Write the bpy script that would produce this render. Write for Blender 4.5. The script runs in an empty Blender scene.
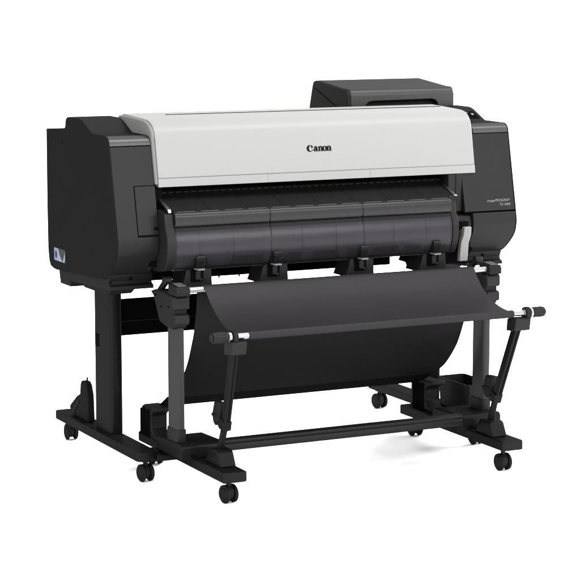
import bpy, bmesh, math, random
from mathutils import Vector, Matrix
random.seed(7)
S = bpy.context.scene
COL = S.collection
PI = math.pi

# ------------------------------------------------------------------ materials
def nt(name):
    m = bpy.data.materials.new(name); m.use_nodes = True
    t = m.node_tree; return m, t, t.nodes['Principled BSDF']

def plastic(name, col, rough=.45, gloss=.02, grain=.12, scale=900, blotch=.08, metal=False):
    """matt moulded material: a diffuse body with a thin even sheen, fine bump grain,
    gentle colour and gloss unevenness, all procedural"""
    m, t, b = nt(name); N, L = t.nodes, t.links
    tc = N.new('ShaderNodeTexCoord')
    big = N.new('ShaderNodeTexNoise'); big.inputs['Scale'].default_value = 7; big.inputs['Detail'].default_value = 4
    L.new(tc.outputs['Object'], big.inputs['Vector'])
    mix = N.new('ShaderNodeMix'); mix.data_type = 'RGBA'
    mix.inputs['A'].default_value = (*[c*(1-blotch) for c in col], 1)
    mix.inputs['B'].default_value = (*[c*(1+blotch) for c in col], 1)
    L.new(big.outputs['Fac'], mix.inputs['Factor'])
    mr = N.new('ShaderNodeMapRange')
    mr.inputs['To Min'].default_value = max(.05, rough-.06); mr.inputs['To Max'].default_value = rough+.06
    L.new(big.outputs['Fac'], mr.inputs['Value'])
    fine = N.new('ShaderNodeTexNoise'); fine.inputs['Scale'].default_value = scale; fine.inputs['Detail'].default_value = 2
    L.new(tc.outputs['Object'], fine.inputs['Vector'])
    bp = N.new('ShaderNodeBump'); bp.inputs['Strength'].default_value = grain; bp.inputs['Distance'].default_value = .0008
    L.new(fine.outputs['Fac'], bp.inputs['Height'])
    if metal:
        L.new(mix.outputs['Result'], b.inputs['Base Color']); L.new(mr.outputs['Result'], b.inputs['Roughness'])
        L.new(bp.outputs['Normal'], b.inputs['Normal']); b.inputs['Metallic'].default_value = 1
        return m
    N.remove(b)
    df = N.new('ShaderNodeBsdfDiffuse'); gl = N.new('ShaderNodeBsdfAnisotropic'); mx = N.new('ShaderNodeMixShader')
    L.new(mix.outputs['Result'], df.inputs['Color']); L.new(bp.outputs['Normal'], df.inputs['Normal'])
    L.new(mr.outputs['Result'], gl.inputs['Roughness']); L.new(bp.outputs['Normal'], gl.inputs['Normal'])
    gl.inputs['Color'].default_value = (1, 1, 1, 1)
    mx.inputs['Fac'].default_value = gloss
    L.new(df.outputs[0], mx.inputs[1]); L.new(gl.outputs[0], mx.inputs[2]); L.new(mx.outputs[0], N['Material Output'].inputs['Surface'])
    return m

def fabric(name, col, gloss=.005, rough=.45):
    """woven cloth: fine crossed threads in the bump, a faint even sheen"""
    m, t, b = nt(name); N, L = t.nodes, t.links
    N.remove(b)
    tc = N.new('ShaderNodeTexCoord')
    w1 = N.new('ShaderNodeTexWave'); w1.inputs['Scale'].default_value = 180; w1.inputs['Distortion'].default_value = .8; w1.bands_direction = 'X'
    w2 = N.new('ShaderNodeTexWave'); w2.inputs['Scale'].default_value = 180; w2.inputs['Distortion'].default_value = .8; w2.bands_direction = 'DIAGONAL'
    ad = N.new('ShaderNodeMath'); ad.operation = 'ADD'
    for w_ in (w1, w2): L.new(tc.outputs['Object'], w_.inputs['Vector'])
    L.new(w1.outputs['Fac'], ad.inputs[0]); L.new(w2.outputs['Fac'], ad.inputs[1])
    ns = N.new('ShaderNodeTexNoise'); ns.inputs['Scale'].default_value = 5; ns.inputs['Detail'].default_value = 6
    L.new(tc.outputs['Object'], ns.inputs['Vector'])
    mix = N.new('ShaderNodeMix'); mix.data_type = 'RGBA'
    mix.inputs['A'].default_value = (*[c*.9 for c in col], 1); mix.inputs['B'].default_value = (*[c*1.1 for c in col], 1)
    L.new(ns.outputs['Fac'], mix.inputs['Factor'])
    bp = N.new('ShaderNodeBump'); bp.inputs['Strength'].default_value = .2; bp.inputs['Distance'].default_value = .0004
    L.new(ad.outputs[0], bp.inputs['Height'])
    df = N.new('ShaderNodeBsdfDiffuse'); gl = N.new('ShaderNodeBsdfAnisotropic'); mx = N.new('ShaderNodeMixShader')
    L.new(mix.outputs['Result'], df.inputs['Color']); L.new(bp.outputs['Normal'], df.inputs['Normal']); L.new(bp.outputs['Normal'], gl.inputs['Normal'])
    gl.inputs['Color'].default_value = (1, .97, 1, 1); gl.inputs['Roughness'].default_value = rough; mx.inputs['Fac'].default_value = gloss
    L.new(df.outputs[0], mx.inputs[1]); L.new(gl.outputs[0], mx.inputs[2]); L.new(mx.outputs[0], N['Material Output'].inputs['Surface'])
    return m

M = dict(
    side   = plastic('side_shaded_plastic', (.0043, .0043, .0045), .45, .0034),  # same plastic as the front, side shade put into a darker tone
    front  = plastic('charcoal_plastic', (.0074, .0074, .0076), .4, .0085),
    top    = plastic('top_cover_plastic', (.0051, .0051, .0054), .30, .011),
    lid    = plastic('lid_plastic', (.0060, .0060, .0064), .34, .032, grain=.04),
    lip    = plastic('lip_plastic', (.0100, .0100, .0102), .30, .036, grain=.03),  # top cover plastic made paler and glossier to carry the edge highlight
    dark   = plastic('dark_plastic', (.0063, .0063, .0066), .42, .006),
    black  = plastic('deep_black', (.0018, .0018, .0018), .6, .001),
    steel  = plastic('black_painted_steel', (.0046, .0046, .0048), .30, .0055, grain=.05),
    post   = plastic('post_lit_steel', (.0160, .0160, .0164), .36, .011, grain=.06),  # lit copy of the stand steel, the posts' brightness is in the tone
    white  = plastic('white_hood_plastic', (.157, .157, .1545), .40, .018, grain=.04, blotch=.012),
    trim   = plastic('mid_grey_plastic', (.1056, .1056, .1038), .45, .01),
    silver = plastic('satin_aluminium', (.2112, .2112, .2156), .3, metal=True, grain=.03),
    lever  = plastic('light_grey_plastic', (.1364, .1364, .1408), .4, .02),
    scale  = plastic('scale_strip_plastic', (.0396, .0396, .0405), .4, .02),
    rail   = plastic('grey_rail_plastic', (.0060, .0060, .0062), .26, .019, grain=.04),
    rubber = plastic('caster_rubber', (.0040, .0040, .0040), .4, .006),
    cloth  = fabric('charcoal_cloth', (.0096, .0090, .0096), .0088, .42),
    cloth2 = fabric('shaded_cloth', (.0060, .0058, .0061), .0032, .36),  # same cloth, shade of the down-facing sheet put into the colour
    under_shade    = fabric('shaded_underside_cloth', (.0030, .0030, .0031), .002, .5),  # deepest shade under the basket cloth, put into the colour
    ink    = plastic('black_ink', (.0035, .0035, .0035), .6, .002, blotch=0),
    print_ = plastic('pale_grey_ink', (.1320, .1320, .1320), .5, .01, blotch=0),
    blue   = plastic('pale_blue_ink', (.0968, .1188, .2376), .4, .01, blotch=.1),
    paper  = plastic('label_grey', (.0220, .0246, .0246), .4, .01, blotch=.2),
    pale   = plastic('label_white', (.1408, .1496, .1584), .4, .01, blotch=.1),
    red    = plastic('red_lens', (.1144, .0264, .0176), .3, .02, blotch=0),
)
def window_mat():
    """smoked, slightly hazy clear plastic: a blurred view through, a haze and a soft reflection"""
    m, t, b = nt('smoked_clear_plastic'); N, L = t.nodes, t.links
    N.remove(b)
    df = N.new('ShaderNodeBsdfDiffuse'); df.inputs['Color'].default_value = (.0215, .0203, .0226, 1)
    gl = N.new('ShaderNodeBsdfAnisotropic'); gl.inputs['Color'].default_value = (1, .98, 1, 1); gl.inputs['Roughness'].default_value = .22
    m1 = N.new('ShaderNodeMixShader'); m1.inputs['Fac'].default_value = .021
    L.new(df.outputs[0], m1.inputs[1]); L.new(gl.outputs[0], m1.inputs[2])
    tr = N.new('ShaderNodeBsdfRefraction'); tr.inputs['Color'].default_value = (.90, .87, .94, 1)
    tr.inputs['Roughness'].default_value = .22; tr.inputs['IOR'].default_value = 1.25
    mx = N.new('ShaderNodeMixShader'); mx.inputs['Fac'].default_value = .44
    L.new(tr.outputs[0], mx.inputs[1]); L.new(m1.outputs[0], mx.inputs[2]); L.new(mx.outputs[0], N['Material Output'].inputs['Surface'])
    tc = N.new('ShaderNodeTexCoord'); ns = N.new('ShaderNodeTexNoise'); ns.inputs['Scale'].default_value = 7; ns.inputs['Detail'].default_value = 1
    L.new(tc.outputs['Object'], ns.inputs['Vector'])
    bp = N.new('ShaderNodeBump'); bp.inputs['Strength'].default_value = .4; bp.inputs['Distance'].default_value = .006
    L.new(ns.outputs['Fac'], bp.inputs['Height']); L.new(bp.outputs['Normal'], gl.inputs['Normal'])
    return m
M['window'] = window_mat()
def floor_mat():
    m, t, b = nt('white_studio_floor'); N, L = t.nodes, t.links
    tc = N.new('ShaderNodeTexCoord'); ns = N.new('ShaderNodeTexNoise'); ns.inputs['Scale'].default_value = 1.5
    L.new(tc.outputs['Object'], ns.inputs['Vector'])
    mix = N.new('ShaderNodeMix'); mix.data_type = 'RGBA'
    mix.inputs['A'].default_value = (.93, .93, .93, 1); mix.inputs['B'].default_value = (.95, .95, .95, 1)
    L.new(ns.outputs['Fac'], mix.inputs['Factor']); L.new(mix.outputs['Result'], b.inputs['Base Color'])
    b.inputs['Roughness'].default_value = .9; b.inputs['Specular IOR Level'].default_value = .1
    return m
M['floor'] = floor_mat()

# ------------------------------------------------------------------ mesh helpers (all shapes in world metres)
WORLD = {}     # object name -> world origin
def islands(bm):
    """one bmesh per connected piece"""
    seen, out = set(), []
    for v0 in bm.verts:
        if v0 in seen: continue
        st, grp = [v0], []
        seen.add(v0)
        while st:
            v = st.pop(); grp.append(v)
            for e in v.link_edges:
                o = e.other_vert(v)
                if o not in seen: seen.add(o); st.append(o)
        nb = bmesh.new(); mp = {v: nb.verts.new(v.co) for v in grp}
        for f in {f for v in grp for f in v.link_faces}: nb.faces.new([mp[v] for v in f.verts])
        out.append(nb)
    bm.free(); return out
def link_each(name, bm, *a, **k):
    for piece in islands(bm): link(name, piece, *a, **k)
def link(name, bm, mat, parent=None, bevel=0., seg=2, smooth=40, origin=None):
    bmesh.ops.recalc_face_normals(bm, faces=bm.faces)
    me = bpy.data.meshes.new(name)
    co = [v.co for v in bm.verts]
    if origin is None:
        lo = Vector([min(c[i] for c in co) for i in range(3)]); hi = Vector([max(c[i] for c in co) for i in range(3)])
        origin = (lo+hi)/2
    origin = Vector(origin)
    for v in bm.verts: v.co -= origin
    bm.to_mesh(me); bm.free()
    me.polygons.foreach_set('use_smooth', [True]*len(me.polygons))
    me.set_sharp_from_angle(angle=math.radians(smooth))
    o = bpy.data.objects.new(name, me); COL.objects.link(o)
    me.materials.append(M[mat] if isinstance(mat, str) else mat)
    if parent: o.parent = parent; o.location = origin - WORLD[parent.name]
    else: o.location = origin
    WORLD[o.name] = origin
    if bevel:
        b = o.modifiers.new('bevel', 'BEVEL'); b.width = bevel; b.segments = seg
        b.limit_method = 'ANGLE'; b.angle_limit = math.radians(38); b.harden_normals = False
    return o

def thing(name, loc, label, cat, group=None):
    o = bpy.data.objects.new(name, None); COL.objects.link(o); o.location = loc
    o.empty_display_size = .1
    o['label'] = label; o['category'] = cat
    if group: o['group'] = group
    WORLD[o.name] = Vector(loc); return o

def B(): return bmesh.new()
def box(bm, x0, x1, y0, y1, z0, z1):
    v = [bm.verts.new((x, y, z)) for x in (x0, x1) for y in (y0, y1) for z in (z0, z1)]
    for f in ((0,1,3,2),(4,6,7,5),(0,4,5,1),(2,3,7,6),(0,2,6,4),(1,5,7,3)): bm.faces.new([v[i] for i in f])
    return bm
def prism(bm, poly, x0, x1, ax='x'):
    """poly in the two other axes, extruded from x0 to x1 along ax"""
    def P(p, x): return {'x': (x, p[0], p[1]), 'y': (p[0], x, p[1]), 'z': (p[0], p[1], x)}[ax]
    a = [bm.verts.new(P(p, x0)) for p in poly]; b = [bm.verts.new(P(p, x1)) for p in poly]
    n = len(poly)
    bm.faces.new(a); bm.faces.new(b[::-1])
    for i in range(n): bm.faces.new((a[i], b[i], b[(i+1) % n], a[(i+1) % n]))
    return bm
def sheet(bm, prof, x0, x1, th, nx=1, fx=None, fn=None):
    """thin curved sheet: profile of (y,z) swept along x, thickness th"""
    rows = []
    n = len(prof)
    for i, p in enumerate(prof):
        a = prof[max(0, i-1)]; b = prof[min(n-1, i+1)]
        t = Vector((b[0]-a[0], b[1]-a[1])).normalized(); nn = Vector((-t.y, t.x))*th
        rows.append((Vector(p), Vector(p)+nn))
    def pt(i, s, k):
        u, q = i/(n-1), k/nx
        p = rows[i][s]; e = (rows[i][1]-rows[i][0]).normalized()*(fn(u, q) if fn else 0)
        return (x0+(x1-x0)*q + (fx(u, q) if fx else 0), p.x+e.x, p.y+e.y)
    g = [[[bm.verts.new(pt(i, s, k)) for k in range(nx+1)] for s in (0, 1)] for i in range(n)]
    for i in range(n-1):
        for k in range(nx):
            bm.faces.new((g[i][0][k], g[i][0][k+1], g[i+1][0][k+1], g[i+1][0][k]))
            bm.faces.new((g[i][1][k], g[i+1][1][k], g[i+1][1][k+1], g[i][1][k+1]))
        for k in (0, nx):
            bm.faces.new((g[i][0][k], g[i+1][0][k], g[i+1][1][k], g[i][1][k]))
    for i in (0, n-1):
        for k in range(nx):
            bm.faces.new((g[i][0][k], g[i][1][k], g[i][1][k+1], g[i][0][k+1]))
    return bm
def tube(bm, p, q, r, seg=20, r2=None, caps=True, rot=0, flat=1.):
    p, q = Vector(p), Vector(q); d = (q-p).normalized()
    u = d.orthogonal().normalized() if abs(d.z) > .9 else d.cross(Vector((0,0,1))).normalized()
    w = d.cross(u); r2 = r if r2 is None else r2
    a, b = [], []
    for i in range(seg):
        t = 2*PI*i/seg+rot; e = u*math.cos(t)*flat+w*math.sin(t)
        a.append(bm.verts.new(p+e*r)); b.append(bm.verts.new(q+e*r2))
    for i in range(seg): bm.faces.new((a[i], a[(i+1) % seg], b[(i+1) % seg], b[i]))
    if caps: bm.faces.new(a[::-1]); bm.faces.new(b)
    return bm
def bar(bm, p, q, wx, wy):
    """rectangular bar between two points; wx across world x, wy across the other"""
    p, q = Vector(p), Vector(q); d = (q-p).normalized(); u = Vector((1,0,0)); u = (u-d*u.dot(d)).normalized(); w = d.cross(u)
    a = [bm.verts.new(p+u*sx*wx/2+w*sy*wy/2) for sx, sy in ((-1,-1),(1,-1),(1,1),(-1,1))]
    b = [bm.verts.new(q+u*sx*wx/2+w*sy*wy/2) for sx, sy in ((-1,-1),(1,-1),(1,1),(-1,1))]
    bm.faces.new(a[::-1]); bm.faces.new(b)
    for i in range(4): bm.faces.new((a[i], a[(i+1) % 4], b[(i+1) % 4], b[i]))
    return bm
def arc(cy, cz, r, a0, a1, n, rz=None):
    rz = rz or r
    return [(cy+r*math.cos(math.radians(a0+(a1-a0)*i/n)), cz+rz*math.sin(math.radians(a0+(a1-a0)*i/n))) for i in range(n+1)]
def smooth_poly(pts, k=6):
    """Catmull-Rom through an open list of (y,z)"""
    out = []
    P = [pts[0]]+list(pts)+[pts[-1]]
    for i in range(1, len(P)-2):
        for j in range(k):
            t = j/k
            out.append(tuple(.5*(2*P[i][c]+(-P[i-1][c]+P[i+1][c])*t+(2*P[i-1][c]-5*P[i][c]+4*P[i+1][c]-P[i+2][c])*t*t+(-P[i-1][c]+3*P[i][c]-3*P[i+1][c]+P[i+2][c])*t**3) for c in (0, 1)))
    out.append(pts[-1]); return out

# ------------------------------------------------------------------ setting
bm = B()
v = [bm.verts.new(p) for p in ((-150,-150,0),(150,-150,0),(150,150,0),(-150,150,0))]; bm.faces.new(v)
fl = link('floor', bm, 'floor', origin=(0,0,0)); fl['kind'] = 'structure'

# ------------------------------------------------------------------ THE PRINTER
PR = thing('large_format_printer', (0,0,0), 'wide black floor-standing printer with a long white top cover on a stand with casters', 'printer')

# ---- end covers
def front_y(z):            # front face of the end blocks
    P = [(1.023,-.330),(.752,-.387),(.73,-.3875),(.706,-.382),(.673,-.356),(.655,-.335),(.637,-.311)]
    for (z1,y1),(z2,y2) in zip(P, P[1:]):
        if z2 <= z <= z1: return y1+(y2-y1)*(z1-z)/(z1-z2)
    return -.33
LOWCURVE = smooth_poly([(-.387,.757),(-.389,.735),(-.384,.708),(-.372,.688),(-.352,.668),(-.330,.650),(-.311,.637)], 5)
def block_profile(ztop=1.020):
    return [(.200,ztop), (.203,.66), (.186,.606), (.135,.598), (-.27,.618)] + LOWCURVE[::-1] + [(-.3306,ztop)]
TOPP = [(.200,1.022), (-.3302,1.022)] + arc(-.302,1.0225,.0275,176,92,7) + [(-.30,1.050), (-.186,1.0515)] + \
       [(-.178,1.0545), (-.126,1.0775), (-.112,1.0835), (-.100,1.0875), (-.085,1.0900), (-.002,1.0905), (.016,1.088), (.026,1.083), (.030,1.076), (.034,1.058), (.040,1.0535), (.200,1.041)]
def shifted(poly, dy=0, dz=0): return [(p[0]+dy, p[1]+dz) for p in poly]

for s in (-1, 1):
    xo, xm, xi = s*.695, s*.6915, s*.560
    # outer side panel (thin skin with the whole silhouette)
    sp = [(.204,1.0415), (.207,.80), (.205,.66), (.197,.622), (.186,.606), (.160,.600), (.135,.598), (-.27,.618)] + LOWCURVE[::-1] + [(-.3306,1.022)] + arc(-.302,1.0225,.0283,176,92,7) + [(-.30,1.0508)] + TOPP[11:-1]
    bm = prism(B(), sp, min(xo,xm), max(xo,xm))
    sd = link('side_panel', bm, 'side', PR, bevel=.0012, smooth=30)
    lipp = [(-.296,1.022), (-.3302,1.022)] + arc(-.302,1.0225,.0275,176,92,7) + [(-.300,1.050), (-.296,1.0501)]
    bm = prism(B(), lipp, min(xm,xi)+.0004, max(xm,xi)-.0004); link('cover_lip', bm, 'lip', PR, bevel=.0008, smooth=50)
    bm = prism(B(), [TOPP[0], (-.2955,1.022), (-.2955,1.0501)]+TOPP[11:], min(xm,xi)+.0004, max(xm,xi)-.0004)
    link('top_cover', bm, 'top', PR, bevel=.0008, smooth=50)
    if s < 0:
        bm = prism(B(), block_profile(1.0195), xm+.0004, xi)
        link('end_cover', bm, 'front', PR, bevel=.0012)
    else:
        # upper part of the right end and the separate rounded lower part, a groove between
        up = [(.20,1.0195), (.20,.7745), (front_y(.7745),.7745), (-.3306,1.0195)]
        bm = prism(B(), up, .503, xm-.0004); ec = link('end_cover', bm, 'front', PR, bevel=.0012)
        lo = [(.20,.7695), (.203,.66), (.186,.606), (.135,.598), (-.27,.618)] + LOWCURVE[::-1] + [(-.3855,.7695)]
        bm = prism(B(), lo, .531, xm-.0004); link('lower_end_cover', bm, 'front', PR, bevel=.002)
        bm = box(B(), .505, .690, -.372, .18, .7685, .7755); link('cover_joint', bm, 'black', PR)
    # chassis under the end cover
    cp = [(-.305,.640), (-.309,.632), (-.300,.612), (-.304,.604), (-.316,.600), (-.316,.589), (.120,.570), (.135,.64)]
    x0, x1 = sorted((s*.688, s*.548))
    bm = prism(B(), cp, x0, x1); link('chassis_end', bm, 'dark', PR, bevel=.0015)
    bm = tube(B(), (s*.618,-.3102,.620), (s*.618,-.3025,.620), .0045, 14); link('screw_hole', bm, 'black', PR)
    bm = box(B(), *sorted((s*.686, s*.60)), .030, .122, .556, .5735); link('chassis_foot', bm, 'dark', PR, bevel=.002)
    # carrier bracket joining printer and stand column
    x0, x1 = sorted((s*.625, s*.545))
    bm = prism(B(), [(-.20,.587),(-.13,.548),(-.09,.545),(.07,.545),(.10,.575),(.10,.60)], x0, x1); link('stand_bracket', bm, 'dark', PR, bevel=.002)

# side details on the left panel: screw dimples and sticker
for (y,z) in ((.19,1.015),(.062,1.007),(-.31,.593+.02),(.19,.665)):
    xs_ = -.6886 if y < -.25 else -.6956
    bm = tube(B(), (xs_,y,z), (xs_+.004,y,z), .004, 12); link('screw_hole', bm, 'black', PR)
bm = box(B(), -.6958,-.6945, .047,.146, .628,.669); st = link('sticker', bm, 'paper', PR); st['label'] = 'small blue and grey sticker with a white curved mark'
def quadx(bm, x, pts):
    bm.faces.new([bm.verts.new((x, p[0], p[1])) for p in pts]); return bm
bm = quadx(B(), -.6962, [(.1455,.6685),(.108,.6685),(.1075,.629),(.1455,.629)]); link('sticker_field', bm, 'blue', st)
bm = quadx(B(), -.6965, [(.118,.668),(.108,.668),(.092,.645),(.070,.630),(.080,.629),(.106,.629),(.112,.64)])
quadx(bm, -.6965, [(.068,.629),(.052,.655),(.048,.665),(.048,.637),(.054,.629)]); link('sticker_mark', bm, 'pale', st)
bm = B(); bm.faces.new([bm.verts.new((-.6966,.128+.010*math.cos(a*PI/8),.648+.012*math.sin(a*PI/8))) for a in range(16)]); link('sticker_dot', bm, 'paper', st)

# ---- white hood
def on_slope(z): return -.362+(z-.8975)*(.0265/.1425)
hood_front = [(on_slope(.923),.923)] + [(on_slope(1.040),1.040)] + smooth_poly([(-.3345,1.042),(-.327,1.062),(-.314,1.078),(-.296,1.089),(-.270,1.0945)], 4)[1:]
hp = hood_front + [(-.18,1.0985), (-.085,1.1015), (-.072,1.099), (-.068,1.092), (-.068,1.045), (-.25,.93), (-.34,.9225)]
XL, XR = -.548, .552
bm = prism(B(), hp, XL, XR); HD = link('hood', bm, 'white', PR, bevel=.003, seg=3, smooth=50)
sm = .0002
lp = [(on_slope(.8975)+.001,.8975), (on_slope(.9228),.9228), (-.338,.9226), (-.325,.900), (-.333,.8975)]
for a, b in ((XL,-.186-sm), (-.186+sm,.170-sm), (.170+sm,XR)):
    bm = prism(B(), lp, a, b); link('hood_lower_strip', bm, 'white', HD, bevel=.0005)
bm = box(B(), XL+.01, XR-.01, -.345,-.335, .905,.935); link('hood_backing', bm, 'white', HD)
bm = prism(B(), [(-.360,.905),(on_slope(1.04)+.002,1.04),(-.331,1.058),(-.318,1.0735),(-.298,1.085),(-.27,1.0915),(-.18,1.0955),(-.072,1.0965),(-.06,1.03),(-.30,.92)], XL-.011, XL-.0004)
cap = link('hood_shaded_end', bm, 'trim', HD, bevel=.003); cap['label'] = 'left end of the white cover, its side shade put into the grey'  # shade on the hood's white end painted as a grey slab
bm = prism(B(), [(-.168,1.094),(-.168,1.09985),(-.158,1.1003),(-.158,1.094)], -.44, .555-.02); link('hood_slot', bm, 'black', HD)

# ---- maker's word on the hood, letter by letter (flat raised ink)
def ring(bm, T, co, ro, ci, ri, a0, a1, n=28, d=0.):
    A, Bv = [], []
    for i in range(n+1):
        t = math.radians(a0+(a1-a0)*i/n)
        A.append(bm.verts.new(T(co[0]+ro[0]*math.cos(t), co[1]+ro[1]*math.sin(t), d)))
        Bv.append(bm.verts.new(T(ci[0]+ri[0]*math.cos(t), ci[1]+ri[1]*math.sin(t), d)))
    for i in range(n): bm.faces.new((A[i], A[i+1], Bv[i+1], Bv[i]))
def poly(bm, T, pts, d=0.): bm.faces.new([bm.verts.new(T(p[0], p[1], d)) for p in pts])
def letter_n(bm, T, x, d):
    poly(bm, T, [(x,.0),(x+.42,0),(x+.42,.08),(x+.38,.11),(x+.38,1.0),(x+.26,1.0),(x,.90),(x,.83),(x+.05,.81),(x+.05,.11),(x,.08)], d)
    ring(bm, T, (x+.54,.66), (.37,.37), (x+.45,.64), (.11,.22), 0, 140, 18, d+1)
    poly(bm, T, [(x+.52,.0),(x+.96,0),(x+.96,.08),(x+.90,.11),(x+.90,.68),(x+.55,.68),(x+.55,.11),(x+.52,.08)], d+2)
def TW(x, y, d):
    X = -.0458+x*.0845/4.98; z = .9855+y*.0153
    return (X, on_slope(z)-.0006-.00006*d, z)
bm = B()
ring(bm, TW, (.66,.60), (.68,.68), (.80,.60), (.34,.55), 50, 316, 40, 0)
poly(bm, TW, [(.98,1.20),(1.18,1.16),(1.26,.76),(1.05,.64),(.84,.86)], 1)
poly(bm, TW, [(1.04,.28),(1.24,.34),(1.18,.16),(1.02,.07)], 2)
ox = 1.36
ring(bm, TW, (ox+.36,.30), (.38,.32), (ox+.44,.28), (.09,.17), 40, 330, 24, 3)
ring(bm, TW, (ox+.45,.66), (.40,.37), (ox+.37,.60), (.09,.22), 0, 165, 20, 4)
poly(bm, TW, [(ox+.46,.06),(ox+.54,.0),(ox+.93,0),(ox+.93,.08),(ox+.85,.12),(ox+.85,.70),(ox+.48,.70)], 5)
letter_n(bm, TW, 2.34, 6)
ring(bm, TW, (3.66,.50), (.48,.53), (3.66,.50), (.13,.42), 0, 360, 36, 9)
letter_n(bm, TW, 4.06, 10)
link('wordmark', bm, 'ink', HD)

# small pale printing on the right cover
def text_mesh(body, size, shear, name, mat, parent, right_x, z, y):
    cu = bpy.data.curves.new(name, 'FONT'); cu.body = body; cu.size = size; cu.shear = shear; cu.align_x = 'RIGHT'; cu.extrude = .0002
    to = bpy.data.objects.new('tmp_text', cu); COL.objects.link(to)
    dg = bpy.context.evaluated_depsgraph_get(); me = bpy.data.meshes.new_from_object(to.evaluated_get(dg))
    bpy.data.objects.remove(to)
    bm = B(); bm.from_mesh(me); bpy.data.meshes.remove(me)
    for v in bm.verts:
        x, yy, zz = v.co; v.co = (right_x+x, y+yy*-.21-zz, z+yy)   # leans with the panel
    o = link(name, bm, mat, parent); return o
ECO = ec
text_mesh('imagePROGRAF', .0125, .2, 'printed_name', 'print_', ECO, .671, .8025, front_y(.8025)-.0005)
text_mesh('TX-3000', .0115, 0, 'printed_number', 'print_', ECO, .674, .7895, front_y(.7895)-.0005)

# ---- operation panel on right bump slope
sl = lambda y: 1.0545+(-.178-y)*(1.0775-1.0545)/(-.178+.126)
def slab_on_slope(x0, x1, ya, yb, d0, d1):
    bm = B(); prism(bm, [(ya, sl(ya)+d0), (ya, sl(ya)+d1), (yb, sl(yb)+d1), (yb, sl(yb)+d0)], x0, x1); return bm
OP = link('control_panel', slab_on_slope(.640,.682,-.174,-.128,-.002,.0012), 'black', PR)
link('indicator', slab_on_slope(.648,.656,-.140,-.133,.0012,.0022), 'red', OP)
link('control_button', slab_on_slope(.664,.672,-.152,-.143,.0012,.0022), 'pale', OP)

# ---- main body behind the hood and the dark opening
bm = prism(B(), [(-.06,1.040),(-.05,1.062),(.02,1.066),(.03,1.045),(.20,1.035),(.204,.67),(.15,.64),(-.15,.64),(-.20,.66),(-.20,.90),(-.06,.95)], -.5595, .5025); link('main_body', bm, 'side', PR, bevel=.003)
bm = box(B(), -.557, -.5325, -.348, -.21, .66, .895); link('inner_cheek', bm, 'black', PR)
bm = box(B(), .452, .478, -.362, -.21, .765, .895); link('inner_cheek', bm, 'front', PR, bevel=.001)
bm = box(B(), .480, .5018, -.362, -.20, .7765, .896); link('inner_post', bm, 'front', PR, bevel=.001)
bm = box(B(), .478, .5005, -.355, -.20, .640, .776); link('post_recess', bm, 'black', PR)
bm = box(B(), -.5595, .5025, -.33, -.205, .899, .945); link('head_carriage_cover', bm, 'black', PR)
# pinch rollers: one row, many small rollers on one bar
bm = box(B(), -.531, .450, -.322, -.316, .862, .882); pin = link('pinch_roller_bar', bm, 'black', PR)
bm = B(); x = -.525
while x < .445:
    box(bm, x, x+.016, -.3245, -.3225, .8755, .8780); x += .0245
link_each('pinch_roller', bm, 'dark', pin)
# platen, ribbed plate sloping down to the front rail
def slope_pl(y): return .866+(-.312-y)*(-.036/.118)
bm = B(); n = 8; w = (.450+.531)/n
for i in range(n):
    a = -.531+i*w+.0008; b = a+w-.0016
    prism(bm, [(-.312,.866),(-.430,.830),(-.430,.822),(-.312,.858)], a, b)
box(bm, -.5315, .4505, -.425,-.315,.80,.822)
link('platen', bm, 'dark', PR)
for xa, xb in ((-.5445,-.5335),(.4405,.4505)):
    bm = prism(B(), [(-.325,.8625),(-.318,.8725),(-.418,.8365),(-.424,.826)], xa, xb); link('edge_strip', bm, 'silver', PR, bevel=.001)
# output rail, three lengths with raised scale strips
SEG = [(-.529,-.2178),(-.2162,.1002),(.1018,.4180)]
RP = [(-.400,.829)] + arc(-.424,.8125,.0165,88,190,8) + [(-.442,.800),(-.438,.786),(-.425,.783),(-.395,.785)]
for a, b in SEG:
    bm = prism(B(), RP, a, b); r = link('output_rail', bm, 'rail', PR, bevel=.001)
    bm = B(); k = 4; w = (b-a)/k
    for i in range(k):
        box(bm, a+i*w+.010, a+(i+1)*w-.010, -.4312, -.420, .8280, .8296)
    link_each('scale_strip', bm, 'scale', r)
# smoked clear output cover: three curved panels with thin moulded ribs
WPF = smooth_poly([(-.430,.782),(-.440,.762),(-.445,.738),(-.445,.712),(-.440,.688),(-.431,.668),(-.422,.656)], 5)
for i, (a, b) in enumerate(SEG):
    bm = sheet(B(), WPF, a+.001, b-.001, -.003); wdw = link('window_panel', bm, 'window', PR, smooth=60)
    for f in ((.24, .60) if i == 0 else (.33, .70)):
        xx = a+(b-a)*f
        bm = sheet(B(), shifted(WPF, -.0032), xx, xx+.0009, -.0004); link('window_rib', bm, 'rail', wdw, smooth=60)
    bm = sheet(B(), shifted(WPF[:4], -.0032), a+.001, b-.001, -.0006); sheet(bm, shifted(WPF[-4:], -.0032), a+.001, b-.001, -.0006)
    link_each('window_edge', bm, 'dark', wdw, smooth=60)
# inner paper guide drum seen through it
DP = smooth_poly([(-.395,.782),(-.412,.752),(-.416,.722),(-.408,.690),(-.390,.662)], 5)
bm = sheet(B(), DP, -.528, .417, -.02); link('paper_guide', bm, 'trim', PR, smooth=60)
bm = B()
x = -.49
while x < .40:
    sheet(bm, shifted(DP, -.006), x, x+.006, .006); x += .066
link_each('guide_rib', bm, 'black', PR, smooth=60)
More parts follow.
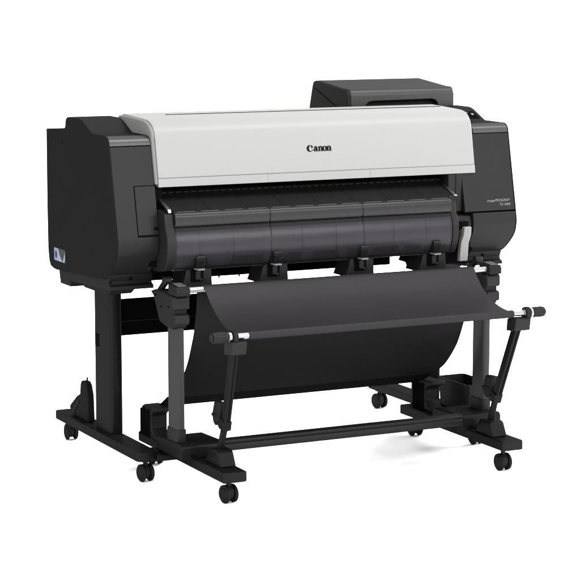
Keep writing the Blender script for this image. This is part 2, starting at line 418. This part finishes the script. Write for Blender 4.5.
# dark humps added behind the cover for the blurred blotches seen through it
for xc, hw, zt in ((-.445,.030,.700),(-.285,.058,.772),(-.130,.030,.694),(-.020,.050,.716),(.075,.026,.695),(.190,.052,.712),(.285,.036,.716),(.392,.026,.775)):
    pts = [(xc-hw,.660),(xc-hw*.9,.674)] + [(xc+hw*.9*math.sin(a), .674+(zt-.674)*math.cos(a)) for a in [(-PI/2+PI*i/14) for i in range(1,14)]] + [(xc+hw*.9,.674),(xc+hw,.660)]
    bm = prism(B(), pts, -.4285, -.400, 'y'); link('blotch_hump', bm, 'black', PR, bevel=.004)
# cheeks holding the window
CK = [(-.36,.842),(-.425,.835)] + [(p[0]-.004, p[1]) for p in WPF] + [(-.385,.648),(-.33,.655)]
CKL = [(-.36,.832),(-.424,.823)] + [(p[0]-.004, p[1]) for p in WPF] + [(-.385,.648),(-.33,.645)]
bm = prism(B(), CKL, -.5585, -.5305); link('window_cheek', bm, 'front', PR, bevel=.0015)
bm = prism(B(), CK, .4195, .4395); link('window_cheek', bm, 'front', PR, bevel=.0015)
WC = [(-.33,.775),(-.384,.762),(-.392,.735),(-.386,.708),(-.374,.688),(-.352,.664),(-.33,.65)]
bm = prism(B(), WC, .4405, .4770); link('window_cheek', bm, 'front', PR, bevel=.0015)
bm = prism(B(), [(p[0]+.012,p[1]) for p in WC], .4775, .5300); link('lower_post', bm, 'front', PR, bevel=.0015)
for (xa, xb, za, zb, yy) in ((.452,.470,.7655,.781,-.389), (.446,.466,.652,.664,-.362)):
    bm = box(B(), xa, xb, yy, yy+.02, za, zb); link('latch_notch', bm, 'black', PR)
bm = box(B(), -.5735,-.5595, -.3850,-.37, .764,.782); link('latch_notch', bm, 'black', PR)
bm = box(B(), -.577,-.560, -.366,-.33, .660,.676); link('latch_notch', bm, 'black', PR)
# access flap on the left end cover, in a dark reveal
def face_plate(x0, x1, z0, z1, d0, d1):
    return prism(B(), [(front_y(z0)-d0,z0),(front_y(z0)-d1,z0),(front_y(z1)-d1,z1),(front_y(z1)-d0,z1)], x0, x1)
fp = link('flap_reveal', face_plate(-.6272,-.5600,.7540,.9045,-.002,.0016), 'black', PR)
link('flap', face_plate(-.6245,-.5602,.7605,.9020,.0016,.0024), 'front', PR)
# under the window
bm = prism(B(), [(-.395,.656),(-.36,.668),(-.18,.668),(-.18,.638),(-.34,.640),(-.395,.650)], -.5575, .4900); link('lower_guide', bm, 'black', PR)
bm = box(B(), -.546, .345, -.178, .14, .590, .637); link('under_tray', bm, 'black', PR, bevel=.003)
bm = B()
for xx in (-.27,-.20,.21): box(bm, xx, xx+.004, -.178, -.174, .584, .592)
for xx in (-.12,.02,.10): box(bm, xx, xx+.012, -.181, -.176, .618, .624)
link_each('tray_screw', bm, 'dark', PR)
bm = prism(B(), [(-.36,.655),(-.20,.655),(-.16,.60),(-.30,.598)], .383, .55); link('chassis_beam', bm, 'black', PR, bevel=.002)
# four latch brackets under the window
for xc in (-.448, -.193, .106, .366):
    bm = prism(B(), [(xc-.034,.668),(xc+.044,.668),(xc+.048,.598),(xc-.052,.598),(xc-.044,.618)], -.418, -.330, 'y')
    lb = link('latch_bracket', bm, 'front', PR, bevel=.002)
    bm = box(B(), xc-.022, xc+.016, -.424, -.418, .616, .665); link('latch_recess', bm, 'black', lb)
    bm = prism(B(), [(-.425,.656),(-.452,.684),(-.4515,.694),(-.444,.695),(-.418,.666)], xc-.018, xc+.009)
    for k in range(5): box(bm, xc-.0155+k*.0048, xc-.0130+k*.0048, -.4535, -.434, .660, .688)
    cl = link('latch_clip', bm, 'dark', lb, bevel=.001)
    bm = box(B(), xc-.016, xc+.007, -.4560, -.425, .6535, .6585); link('clip_edge', bm, 'trim', lb, bevel=.001)
    bm = box(B(), xc-.0185, xc+.0095, -.4545, -.442, .6915, .6960); link('clip_lip', bm, 'rail', lb, bevel=.001)
    bm = box(B(), xc-.012, xc+.004, -.432, -.424, .622, .650); tube(bm, (xc+.008,-.428,.622), (xc+.008,-.422,.622), .005, 10); link('latch_tongue', bm, 'front', lb, bevel=.002)
# grey release lever on the right
LV = [(.4825,.730),(.5085,.731),(.5075,.705),(.4985,.680),(.4965,.640),(.4945,.622),(.4655,.622),(.4675,.655),(.4705,.682),(.4795,.706)]
bm = prism(B(), LV, -.415, -.398, 'y'); lv = link('release_lever', bm, 'lever', PR, bevel=.002); lv['label'] = 'light grey release lever'
bm = box(B(), .480, .512, -.3895, -.37, .722, .745); link('lever_slot', bm, 'black', PR)

# ---- dark cover box on the top right, with a long hand recess
def rr(x0, x1, z0, z1, r, n=6):
    return [(x0, z0)] + [(x0+r-r*math.cos(PI/2*i/n), z1-r+r*math.sin(PI/2*i/n)) for i in range(n+1)] + [(x1-r+r*math.sin(PI/2*i/n), z1-r+r*math.cos(PI/2*i/n)) for i in range(n+1)] + [(x1, z0)]
BP = [(.262,1.068),(.235,1.155),(.228,1.168),(.214,1.1725)] + [(.03,1.1545)] + arc(.003,1.1315,.0225,82,178,8) + [(-.021,1.094),(.00,1.068)]
LB = prism(B(), BP, .268, .282); tb = link('cover_box', LB, 'dark', PR, bevel=.003)
bm = prism(B(), [(.262,1.069),(.235,1.1555),(.228,1.1685),(.214,1.173),(.03,1.155)] + arc(.003,1.132,.0225,82,150,6) + [(-.0185,1.128),(.02,1.12),(.02,1.069)], .2815, .672)
link('box_lid', bm, 'lid', tb, bevel=.002)
# front wall with the recess cut out
bm = B()
for poly_ in ([(.2815,1.075),(.325,1.075),(.330,1.088)]+[(.337,1.101),(.347,1.110),(.360,1.113),(.585,1.1155),(.600,1.112),(.609,1.103),(.612,1.090),(.612,1.075),(.672,1.075),(.672,1.134),(.2815,1.134)],):
    prism(bm, poly_, -.0205, .018, 'y')
link('box_front', bm, 'lid', tb, bevel=.0015)
bm = prism(B(), [(.010,1.1175),(-.010,1.080),(.000,1.080),(.018,1.1175)], .318, .618); link('box_recess', bm, 'lid', tb)
bm = prism(B(), [(.215,1.1500),(.2175,1.1475),(.052,1.0895),(.049,1.092)], .2672, .2685); link('box_seam', bm, 'black', tb)
bm = box(B(), .30, .5595, .00, .20, 1.03, 1.074); link('box_base', bm, 'black', tb)

# ---- stand
def foot_bar(x0, x1, y0, y1, z0, z1, r=.010):
    pts = []
    for cx, cy, a in ((x1-r,y1-r,0),(x0+r,y1-r,90),(x0+r,y0+r,180),(x1-r,y0+r,270)):
        pts += [(cx+r*math.cos(math.radians(a+t)), cy+r*math.sin(math.radians(a+t))) for t in (0,30,60,90)]
    return prism(B(), pts, z0, z1, 'z')
def caster_mesh(parent, x, y, ztop, spin):
    """twin-wheel caster: returns the housing (part) with two wheels as sub-parts"""
    R = .0272; c, s = math.cos(spin), math.sin(spin)
    def w(px, py, pz): return Vector((x+px*c-py*s, y+px*s+py*c, pz))
    bm = B(); tube(bm, w(0,0,.050), w(0,0,ztop+.002), .0075, 14)
    tube(bm, w(0,0,ztop-.005), w(0,0,ztop-.0005), .016, 16)
    n = 14; a, b = [], []
    for sx in (-.0075, .0075):
        ring_ = [bm.verts.new(w(sx, .004+.0230*math.cos(t*2*PI/n), R+.003+.0230*math.sin(t*2*PI/n))) for t in range(n)]
        (a if sx < 0 else b).extend(ring_)
    bm.faces.new(a); bm.faces.new(b[::-1])
    for i in range(n): bm.faces.new((a[i], a[(i+1)%n], b[(i+1)%n], b[i]))
    h = link('caster', bm, 'dark', parent, bevel=.001)
    for sgn in (-1, 1):
        bm = B(); x1, x2 = sgn*.0085, sgn*.0205
        pr = [(x1,.0),(x1,R-.003),(x1+sgn*.003,R),(x2-sgn*.004,R),(x2-sgn*.001,R-.004),(x2-sgn*.0015,R-.008),(x2+sgn*.001,R-.010),(x2+sgn*.0018,.010),(x2+sgn*.0035,.006),(x2+sgn*.004,0)]
        seg = 28; prev = None
        cols = []
        for k in range(seg):
            t = 2*PI*k/seg
            cols.append([bm.verts.new(w(p[0], .006*0+p[1]*math.cos(t), R+p[1]*math.sin(t))) for p in pr[1:-1]])
        for k in range(seg):
            p_, q_ = cols[k], cols[(k+1)%seg]
            for i in range(len(p_)-1): bm.faces.new((p_[i], p_[i+1], q_[i+1], q_[i]))
        bm.faces.new([c_[0] for c_ in cols]); bm.faces.new([c_[-1] for c_ in cols][::-1])
        link('wheel', bm, 'rubber', h, smooth=35)
    return h
def copy_part(src, parent, dx, dy, dz=0, rot=0.):
    o = src.copy(); COL.objects.link(o); o.parent = parent
    o.location = src.location + Vector((dx, dy, dz)) + (WORLD[src.parent.name]-WORLD[parent.name]); o.rotation_euler = (0,0,rot)
    WORLD[o.name] = WORLD[src.name]+Vector((dx,dy,dz))
    for ch in src.children:
        c = ch.copy(); COL.objects.link(c); c.parent = o
    return o
for s in (-1, 1):
    x0, x1 = sorted((s*.625, s*.556))
    ft = link('stand_foot', foot_bar(x0, x1, -.362, .362, .0665, .0955, .012), 'steel', PR, bevel=.004)
    bm = B()
    for yy in (-.19, -.24): tube(bm, (s*.6255,yy,.080), (s*.620,yy,.080), .0032, 10)
    link_each('bolt', bm, 'black', ft)
    # rounded column
    cb = []
    r = .014
    for cx, cy, a in ((.601-r,.055-r,0),(.555+r,.055-r,90),(.555+r,-.080+r,180),(.601-r,-.080+r,270)):
        cb += [(s*(cx+r*math.cos(math.radians(a+t))), cy+r*math.sin(math.radians(a+t))) for t in (0,22,45,68,90)]
    bm = prism(B(), cb, .0955, .546, 'z'); link('stand_column', bm, 'steel', PR, bevel=.001)
    bm = box(B(), *sorted((s*.6025, s*.600)), .010,.040, .362,.402); link('column_slot', bm, 'black', PR)
bm = box(B(), -.5545, .5545, -.020, .012, .396, .510); link('cross_beam', bm, 'black', PR, bevel=.004)
bm = box(B(), -.5545, .5545, -.0225, -.0205, .440, .444); link('beam_crease', bm, 'dark', PR)
c0 = caster_mesh(PR, -.589, -.336, .0665, .10)
for (x, y, r) in ((-.583,.318,-.12), (.585,-.336,.06), (.582,.318,.18)):
    copy_part(c0, PR, x+.589, y+.336, 0, r-.10)
# bag-like roll rest on the rear of the left foot
WG = [(.262,.0960),(.266,.108),(.286,.117),(.272,.131),(.218,.166),(.186,.180),(.181,.212),(.171,.226),(.148,.226),(.133,.217),(.118,.184),(.112,.0960)]
bm = prism(B(), WG, -.602, -.577); rs = link('roll_rest', bm, 'side', PR, bevel=.005, seg=3)
bm = prism(B(), [(.250,.0965),(.252,.112),(.205,.152),(.188,.160),(.196,.144),(.232,.116),(.232,.0965)], -.6045, -.6015); link('rest_ridge', bm, 'dark', rs, bevel=.001)
bm = tube(B(), (-.589,.152,.224), (-.588,.149,.238), .003, 10); link('rest_peg', bm, 'dark', rs)

# ------------------------------------------------------------------ PAPER BASKET (stands on its own feet in front of the printer)
BK = thing('paper_basket', (0,-.40,0), 'black cloth paper catch basket on two castered feet under the printer output', 'basket')
for s in (-1, 1):
    xc = s*.473
    bf = link('basket_foot', foot_bar(xc-.038, xc+.038, -.737, -.085, .0695, .1005, .009), 'steel', BK, bevel=.004)
    bm = B()
    for yy in (-.35, -.44): tube(bm, (xc-.0385,yy,.085), (xc-.034,yy,.085), .0030, 10)
    tube(bm, (xc,-.675,.1005), (xc,-.675,.1025), .006, 12)
    link_each('bolt', bm, 'black', bf)
    # base block joining post and cross tube
    x0, x1 = sorted((s*.412, s*.556))
    bm = prism(B(), [(-.345,.1010),(-.345,.128),(-.36,.141),(-.515,.146)]+arc(-.518,.134,.012,85,180,5)+[(-.530,.1010)], x0, x1); blk = link('base_block', bm, 'steel', BK, bevel=.003)
    bm = B(); box(bm, *sorted((s*.505, s*.523)), -.5305,-.525, .106,.115); box(bm, *sorted((s*.436, s*.452)), -.5305,-.525, .106,.113); link_each('block_slot', bm, 'black', blk)
    # small link towards the printer stand
    x0, x1 = sorted((s*.5555, s*.511))
    bm = box(B(), x0, x1, -.345,-.300, .072,.094); link('foot_link', bm, 'steel', BK, bevel=.003)
    bm = prism(B(), [(x0-.02*(s<0),-.395),(x1+.02*(s>0),-.395),(x1,-.345),(x0,-.345)], .071,.090,'z'); link('foot_link', bm, 'steel', BK, bevel=.002)
    # post: flat tube on a collar
    xp = s*.532
    pb = []
    r = .010
    for cx, cy, a in ((xp+.014-r,-.408-r,0),(xp-.014+r,-.408-r,90),(xp-.014+r,-.481+r,180),(xp+.014-r,-.481+r,270)):
        pb += [(cx+r*math.cos(math.radians(a+t)), cy+r*math.sin(math.radians(a+t))) for t in (0,22,45,68,90)]
    bm = prism(B(), pb, .146, .492, 'z'); link('post', bm, 'post', BK, bevel=.001)
    cbp = [(xp+(p[0]-xp)*1.22, -.4445+(p[1]+.4445)*1.12) for p in pb]
    bm = prism(B(), cbp, .1415, .182, 'z'); link('post_collar', bm, 'front', BK, bevel=.002)
    # head bracket at the post top
    xa, xb = sorted((s*.513, s*.562))
    HB = [(-.490,.495),(-.478,.487),(-.438,.489),(-.384,.499),(-.362,.535),(-.340,.569),(-.317,.582),(-.345,.590),(-.379,.594),(-.490,.586)]
    bm = prism(B(), HB, xa+.002, xb-.002); hb = link('post_head', bm, 'dark', BK, bevel=.003)
    bm = prism(B(), [(-.480,.545),(-.503,.548),(-.506,.554),(-.506,.580),(-.500,.587),(-.480,.587)], xa, xb); link('head_upper_block', bm, 'front', hb, bevel=.003)
    bm = prism(B(), [(-.480,.497),(-.498,.501),(-.503,.508),(-.503,.527),(-.496,.533),(-.480,.534)], xa+.004, xb+.001); link('head_lower_block', bm, 'front', hb, bevel=.003)
    bm = prism(B(), [(-.516,.589),(-.516,.608),(-.510,.6165),(-.458,.6215),(-.450,.616),(-.450,.5905),(-.485,.5885)], xa+.003, xb-.002); link('tube_clip', bm, 'dark', hb, bevel=.002)
    bm = prism(B(), [(-.5095,.6175),(-.5098,.6195),(-.466,.6238),(-.466,.6215)], xa+.010, xb-.012); link('clip_pad', bm, 'scale', hb, bevel=.0006)
    bm = B()
    for yy, zz in ((-.455,.552),(-.40,.545),(-.36,.575)): tube(bm, (xa+.0005,yy,zz), (xa+.006,yy,zz), .0035, 10)
    link_each('bolt', bm, 'black', hb)
    # lock handle
    bm = B(); xh = s*.541
    bar(bm, (xh,-.330,.572), (xh,-.398,.622), .014, .018); tube(bm, (xh-.013,-.402,.622), (xh+.013,-.402,.622), .0125, 18)
    link('lock_handle', bm, 'front', BK, bevel=.003)
    # front arm: foot block, lower rod, joint, double channel, clamp
    xarm = s*.466
    bm = prism(B(), [(-.672,.1012),(-.650,.143),(-.640,.147),(-.590,.147),(-.560,.1012)], xarm-.026, xarm+.026); link('arm_socket', bm, 'steel', BK, bevel=.004)
    p0 = Vector((xarm,-.612,.138)); p1 = Vector((xarm-s*.002,-.645,.222)); p2 = Vector((-.494 if s < 0 else .456,-.772,.470))
    bm = B(); tube(bm, p0, p1, .0105, 16); link('lower_rod', bm, 'steel', BK)
    d = (p2-p1).normalized()
    bm = B(); bar(bm, p1, p2, .019, .024)
    for k in (-1, 1):
        off = Vector((k*.0065, 0, 0))+Vector((0,-.0115,-.005)); tube(bm, p1+off, p2+off, .0042, 10)
    link('arm', bm, 'steel', BK, bevel=.003)
    bm = B(); bar(bm, p1-d*.014, p1+d*.020, .030, .030); tube(bm, p1+Vector((-.018,.004,0)), p1+Vector((.019,.004,0)), .011, 14); link('arm_joint', bm, 'steel', BK, bevel=.003)
    bm = prism(B(), [(-.604,.213),(-.588,.222),(-.580,.244),(-.596,.286),(-.640,.288),(-.628,.236)], xarm-.012, xarm+.012); gs = link('stay_bracket', bm, 'dark', BK, bevel=.004)
    bm = prism(B(), [(-.582,.240),(-.584,.250),(-.622,.254),(-.622,.244)], xarm-.015, xarm+.014); link('stay_lip', bm, 'steel', gs, bevel=.002)
    # clamp under the front tube with a narrow hook round its outer end
    ca, cb_ = (-.518,-.470) if s < 0 else (.428,.482)
    ha, hb_ = (-.5105,-.4960) if s < 0 else (.4680,.4850)
    CL = [(-.755,.452),(-.806,.458),(-.812,.494),(-.803,.498),(-.783,.498),(-.758,.490)]
    bm = prism(B(), CL, ca, cb_); cm = link('tube_clamp', bm, 'front', BK, bevel=.003)
    HK = [(-.804,.490),(-.811,.500),(-.8125,.514),(-.806,.5245),(-.793,.529),(-.780,.5245),(-.773,.512),(-.775,.500),(-.779,.490)]
    bm = prism(B(), HK, ha, hb_); link('clamp_hook', bm, 'dark', cm, bevel=.002)
    # holder on the rear end of the foot
    xh = s*.490
    HC = [(-.135,.1010),(-.132,.115),(-.132,.190),(-.150,.199),(-.250,.203),(-.250,.190),(-.225,.184),(-.206,.170),(-.206,.134),(-.225,.116),(-.285,.1010)]
    bm = prism(B(), HC, xh-.026, xh+.026); hl = link('basket_holder', bm, 'dark', BK, bevel=.003)
    bm = B()
    for k in range(4):
        yy = -.197+k*.018; box(bm, xh-.033, xh+.033, yy, yy+.010, .1015, .190-.004*(k % 2))
    link_each('holder_rib', bm, 'black', hl, bevel=.003)
# cross tube with a groove
CT = [(-.530,.116),(-.532,.119),(-.532,.134),(-.530,.1365),(-.526,.1370),(-.526,.1405),(-.530,.1410),(-.529,.147),(-.524,.149),(-.494,.148),(-.490,.144),(-.490,.118),(-.494,.114),(-.526,.114)]
bm = prism(B(), CT, -.4135, .4135); link('cross_tube', bm, 'front', BK, bevel=.0010)
# upper tube
bm = tube(B(), (-.516,-.492,.6035), (.516,-.492,.6035), .0095, 24); link('upper_tube', bm, 'silver', BK)
# front tube with sleeves and octagonal knobs
zf, yf = .5100, -.793
bm = tube(B(), (-.522,yf,zf), (.496,yf,zf), .0092, 24); link('front_tube', bm, 'silver', BK)
for xa, xb in ((-.571,-.524),(.497,.537)):
    bm = B(); tube(bm, (xa,yf,zf), (xb,yf,zf), .0165, 8, r2=.0155, rot=PI/8)
    xe = xa if xa < 0 else xb
    tube(bm, (xe,yf,zf), (xe+(-.004 if xa < 0 else .004),yf,zf), .011, 16)
    for k in range(8):
        t = PI/8+k*PI/4+PI/8
        tube(bm, (xa+.006,yf+.0148*math.cos(t),zf+.0148*math.sin(t)), (xb-.006,yf+.0148*math.cos(t),zf+.0148*math.sin(t)), .002, 6)
    link('knob', bm, 'front', BK, bevel=.001)
for xa, xb in ((-.5225,-.5130),(.4870,.4955)):
    bm = tube(B(), (xa,yf,zf), (xb,yf,zf), .0140, 20); link('knob_collar', bm, 'silver', BK, bevel=.001)
for xa in (-.4945, .4660):
    bm = tube(B(), (xa-.0015,yf,zf), (xa+.0015,yf,zf), .0125, 20); link('stop_ring', bm, 'silver', BK, bevel=.0006)
# cloth: front sheet from the upper tube down and out to the front tube
FA = smooth_poly([(-.482,.6145),(-.495,.6135),(-.508,.603),(-.532,.578),(-.561,.554),(-.603,.530),(-.655,.512),(-.712,.504),(-.755,.506),(-.786,.511)], 7)
bulge = lambda u, k: (1 if k > .5 else -1)*(-.006*math.sin(PI*u))*abs(2*k-1)
ripA = lambda u, q: math.sin(PI*u)*(-.004*math.sin(PI*q)+.0011*math.sin(9*q+3*u)+.0007*math.sin(23*q-4*u))
bm = sheet(B(), FA, -.468, .470, .0022, 48, bulge, ripA); link('front_cloth', bm, 'cloth', BK, smooth=60)
bm = tube(B(), (-.458,yf,zf-.0005), (.426,yf,zf-.0005), .0118, 28); link('front_hem', bm, 'cloth', BK, smooth=60)
FB = smooth_poly([(-.482,.606),(-.474,.54),(-.460,.48),(-.440,.43),(-.400,.355),(-.340,.289),(-.290,.253),(-.245,.230)], 7)
ripB = lambda u, q: math.sin(PI*u)*(.0020*math.sin(7*q+2.5*u)+.0011*math.sin(19*q-3*u))
bm = sheet(B(), FB, -.478, .470, .0022, 48, None, ripB); link('rear_cloth', bm, 'cloth2', BK, smooth=60)
FC = smooth_poly([(-.2485,.2340),(-.208,.210),(-.170,.192),(-.138,.182)], 6)  # lowest strip of the rear cloth, its underside shade painted in
bm = sheet(B(), FC, -.478, .470, .0026, 24); link('rear_cloth_underside', bm, 'under_shade', BK, smooth=60)
k0 = caster_mesh(BK, -.473, -.688, .0695, .18)
for (x, y, r) in ((.466,-.690,.05), (-.472,-.135,.1), (.470,-.135,-.05)):
    copy_part(k0, BK, x+.473, y+.688, 0, r-.18)
bm = tube(B(), (.475,-.50,.057), (.475,-.50,.0695), .013, 14); tube(bm, (.475,-.34,.060), (.475,-.34,.0695), .012, 14); link_each('levelling_foot', bm, 'black', BK)

# ------------------------------------------------------------------ OPEN BIN on the right stand foot
BN = thing('open_bin', (.61,-.215,.0955), 'small black open-topped bin standing behind the right post of the basket', 'bin')
def rrect(x0, x1, y0, y1, r):
    o = []
    for cx, cy, a in ((x1-r,y1-r,0),(x0+r,y1-r,90),(x0+r,y0+r,180),(x1-r,y0+r,270)):
        o += [(cx+r*math.cos(math.radians(a+t)), cy+r*math.sin(math.radians(a+t))) for t in (0,18,36,54,72,90)]
    return o
bm = B()
lo = rrect(.571,.664,-.300,-.115,.014); hi = rrect(.567,.670,-.305,-.110,.016); hin = rrect(.571,.666,-.301,-.114,.013); lin = rrect(.575,.660,-.296,-.120,.011)
L4 = [[bm.verts.new((p[0],p[1],z)) for p in q] for q, z in ((lo,.0965),(hi,.190),(hin,.190),(lin,.101))]
n = len(lo)
for a, b in zip(L4, L4[1:]):
    for i in range(n): bm.faces.new((a[i], a[(i+1)%n], b[(i+1)%n], b[i]))
bm.faces.new(L4[0][::-1]); bm.faces.new(L4[3])
link('bin_body', bm, 'dark', BN, bevel=.0008)
bm = B()
ro = rrect(.5655,.6715,-.3065,-.1085,.018)
R4 = [[bm.verts.new((p[0],p[1],z)) for p in q] for q, z in ((hi,.186),(ro,.186),(ro,.191),(hin,.191))]
for a, b in zip(R4, R4[1:]):
    for i in range(n): bm.faces.new((a[i], a[(i+1)%n], b[(i+1)%n], b[i]))
link('bin_rim', bm, 'dark', BN)

# ------------------------------------------------------------------ camera
f, yaw, pit, rol = 2110.62, 0.461244, 0.147525, 0.000848
cpos = Vector((-2.985024, -6.143211, 1.519856))
fw = Vector((math.sin(yaw)*math.cos(pit), math.cos(yaw)*math.cos(pit), -math.sin(pit)))
r_ = Vector((math.cos(yaw), -math.sin(yaw), 0)); u_ = r_.cross(fw)
r2 = r_*math.cos(rol)+u_*math.sin(rol); u2 = -r_*math.sin(rol)+u_*math.cos(rol)
cd = bpy.data.cameras.new('camera'); cam = bpy.data.objects.new('camera', cd); COL.objects.link(cam)
mat = Matrix((r2, u2, -fw)).transposed().to_4x4(); mat.translation = cpos; cam.matrix_world = mat
cd.sensor_width = 36; cd.lens = 36*f/580; cd.clip_end = 500; cd.clip_start = .05
S.camera = cam

# ------------------------------------------------------------------ light: a white studio with large soft boxes and an added floor fill
w = bpy.data.worlds.new('World'); S.world = w; w.use_nodes = True
bg = w.node_tree.nodes['Background']; bg.inputs['Color'].default_value = (1, 1, 1, 1); bg.inputs['Strength'].default_value = 2.75
def area(name, loc, target, size, power, sy=None):
    l = bpy.data.lights.new(name, 'AREA'); l.energy = power; l.shape = 'RECTANGLE'; l.size = size; l.size_y = sy or size
    o = bpy.data.objects.new(name, l); COL.objects.link(o); o.location = loc
    o.rotation_euler = (Vector(target)-Vector(loc)).to_track_quat('-Z', 'Y').to_euler()
    return o
area('overhead_softbox', (.2, -1.3, 2.9), (0, -.25, .9), 3.6, 75, .5)
area('front_softbox', (1.8, -5.6, 2.4), (0, 0, .7), 2.4, 100, 1.6)
area('side_floor_fill', (5.2, 1.3, 2.1), (0, -.1, 0), 5.8, 1700, 1.4)  # added fill lamp, washes out the floor shadow under the printer

S.view_settings.view_transform = 'Standard'; S.view_settings.look = 'None'
S.view_settings.exposure = 0; S.view_settings.gamma = 1
S.render.engine = 'CYCLES'
S.cycles.max_bounces = 8; S.cycles.diffuse_bounces = 4; S.cycles.transparent_max_bounces = 12
S.render.resolution_x = 1024; S.render.resolution_y = 1024
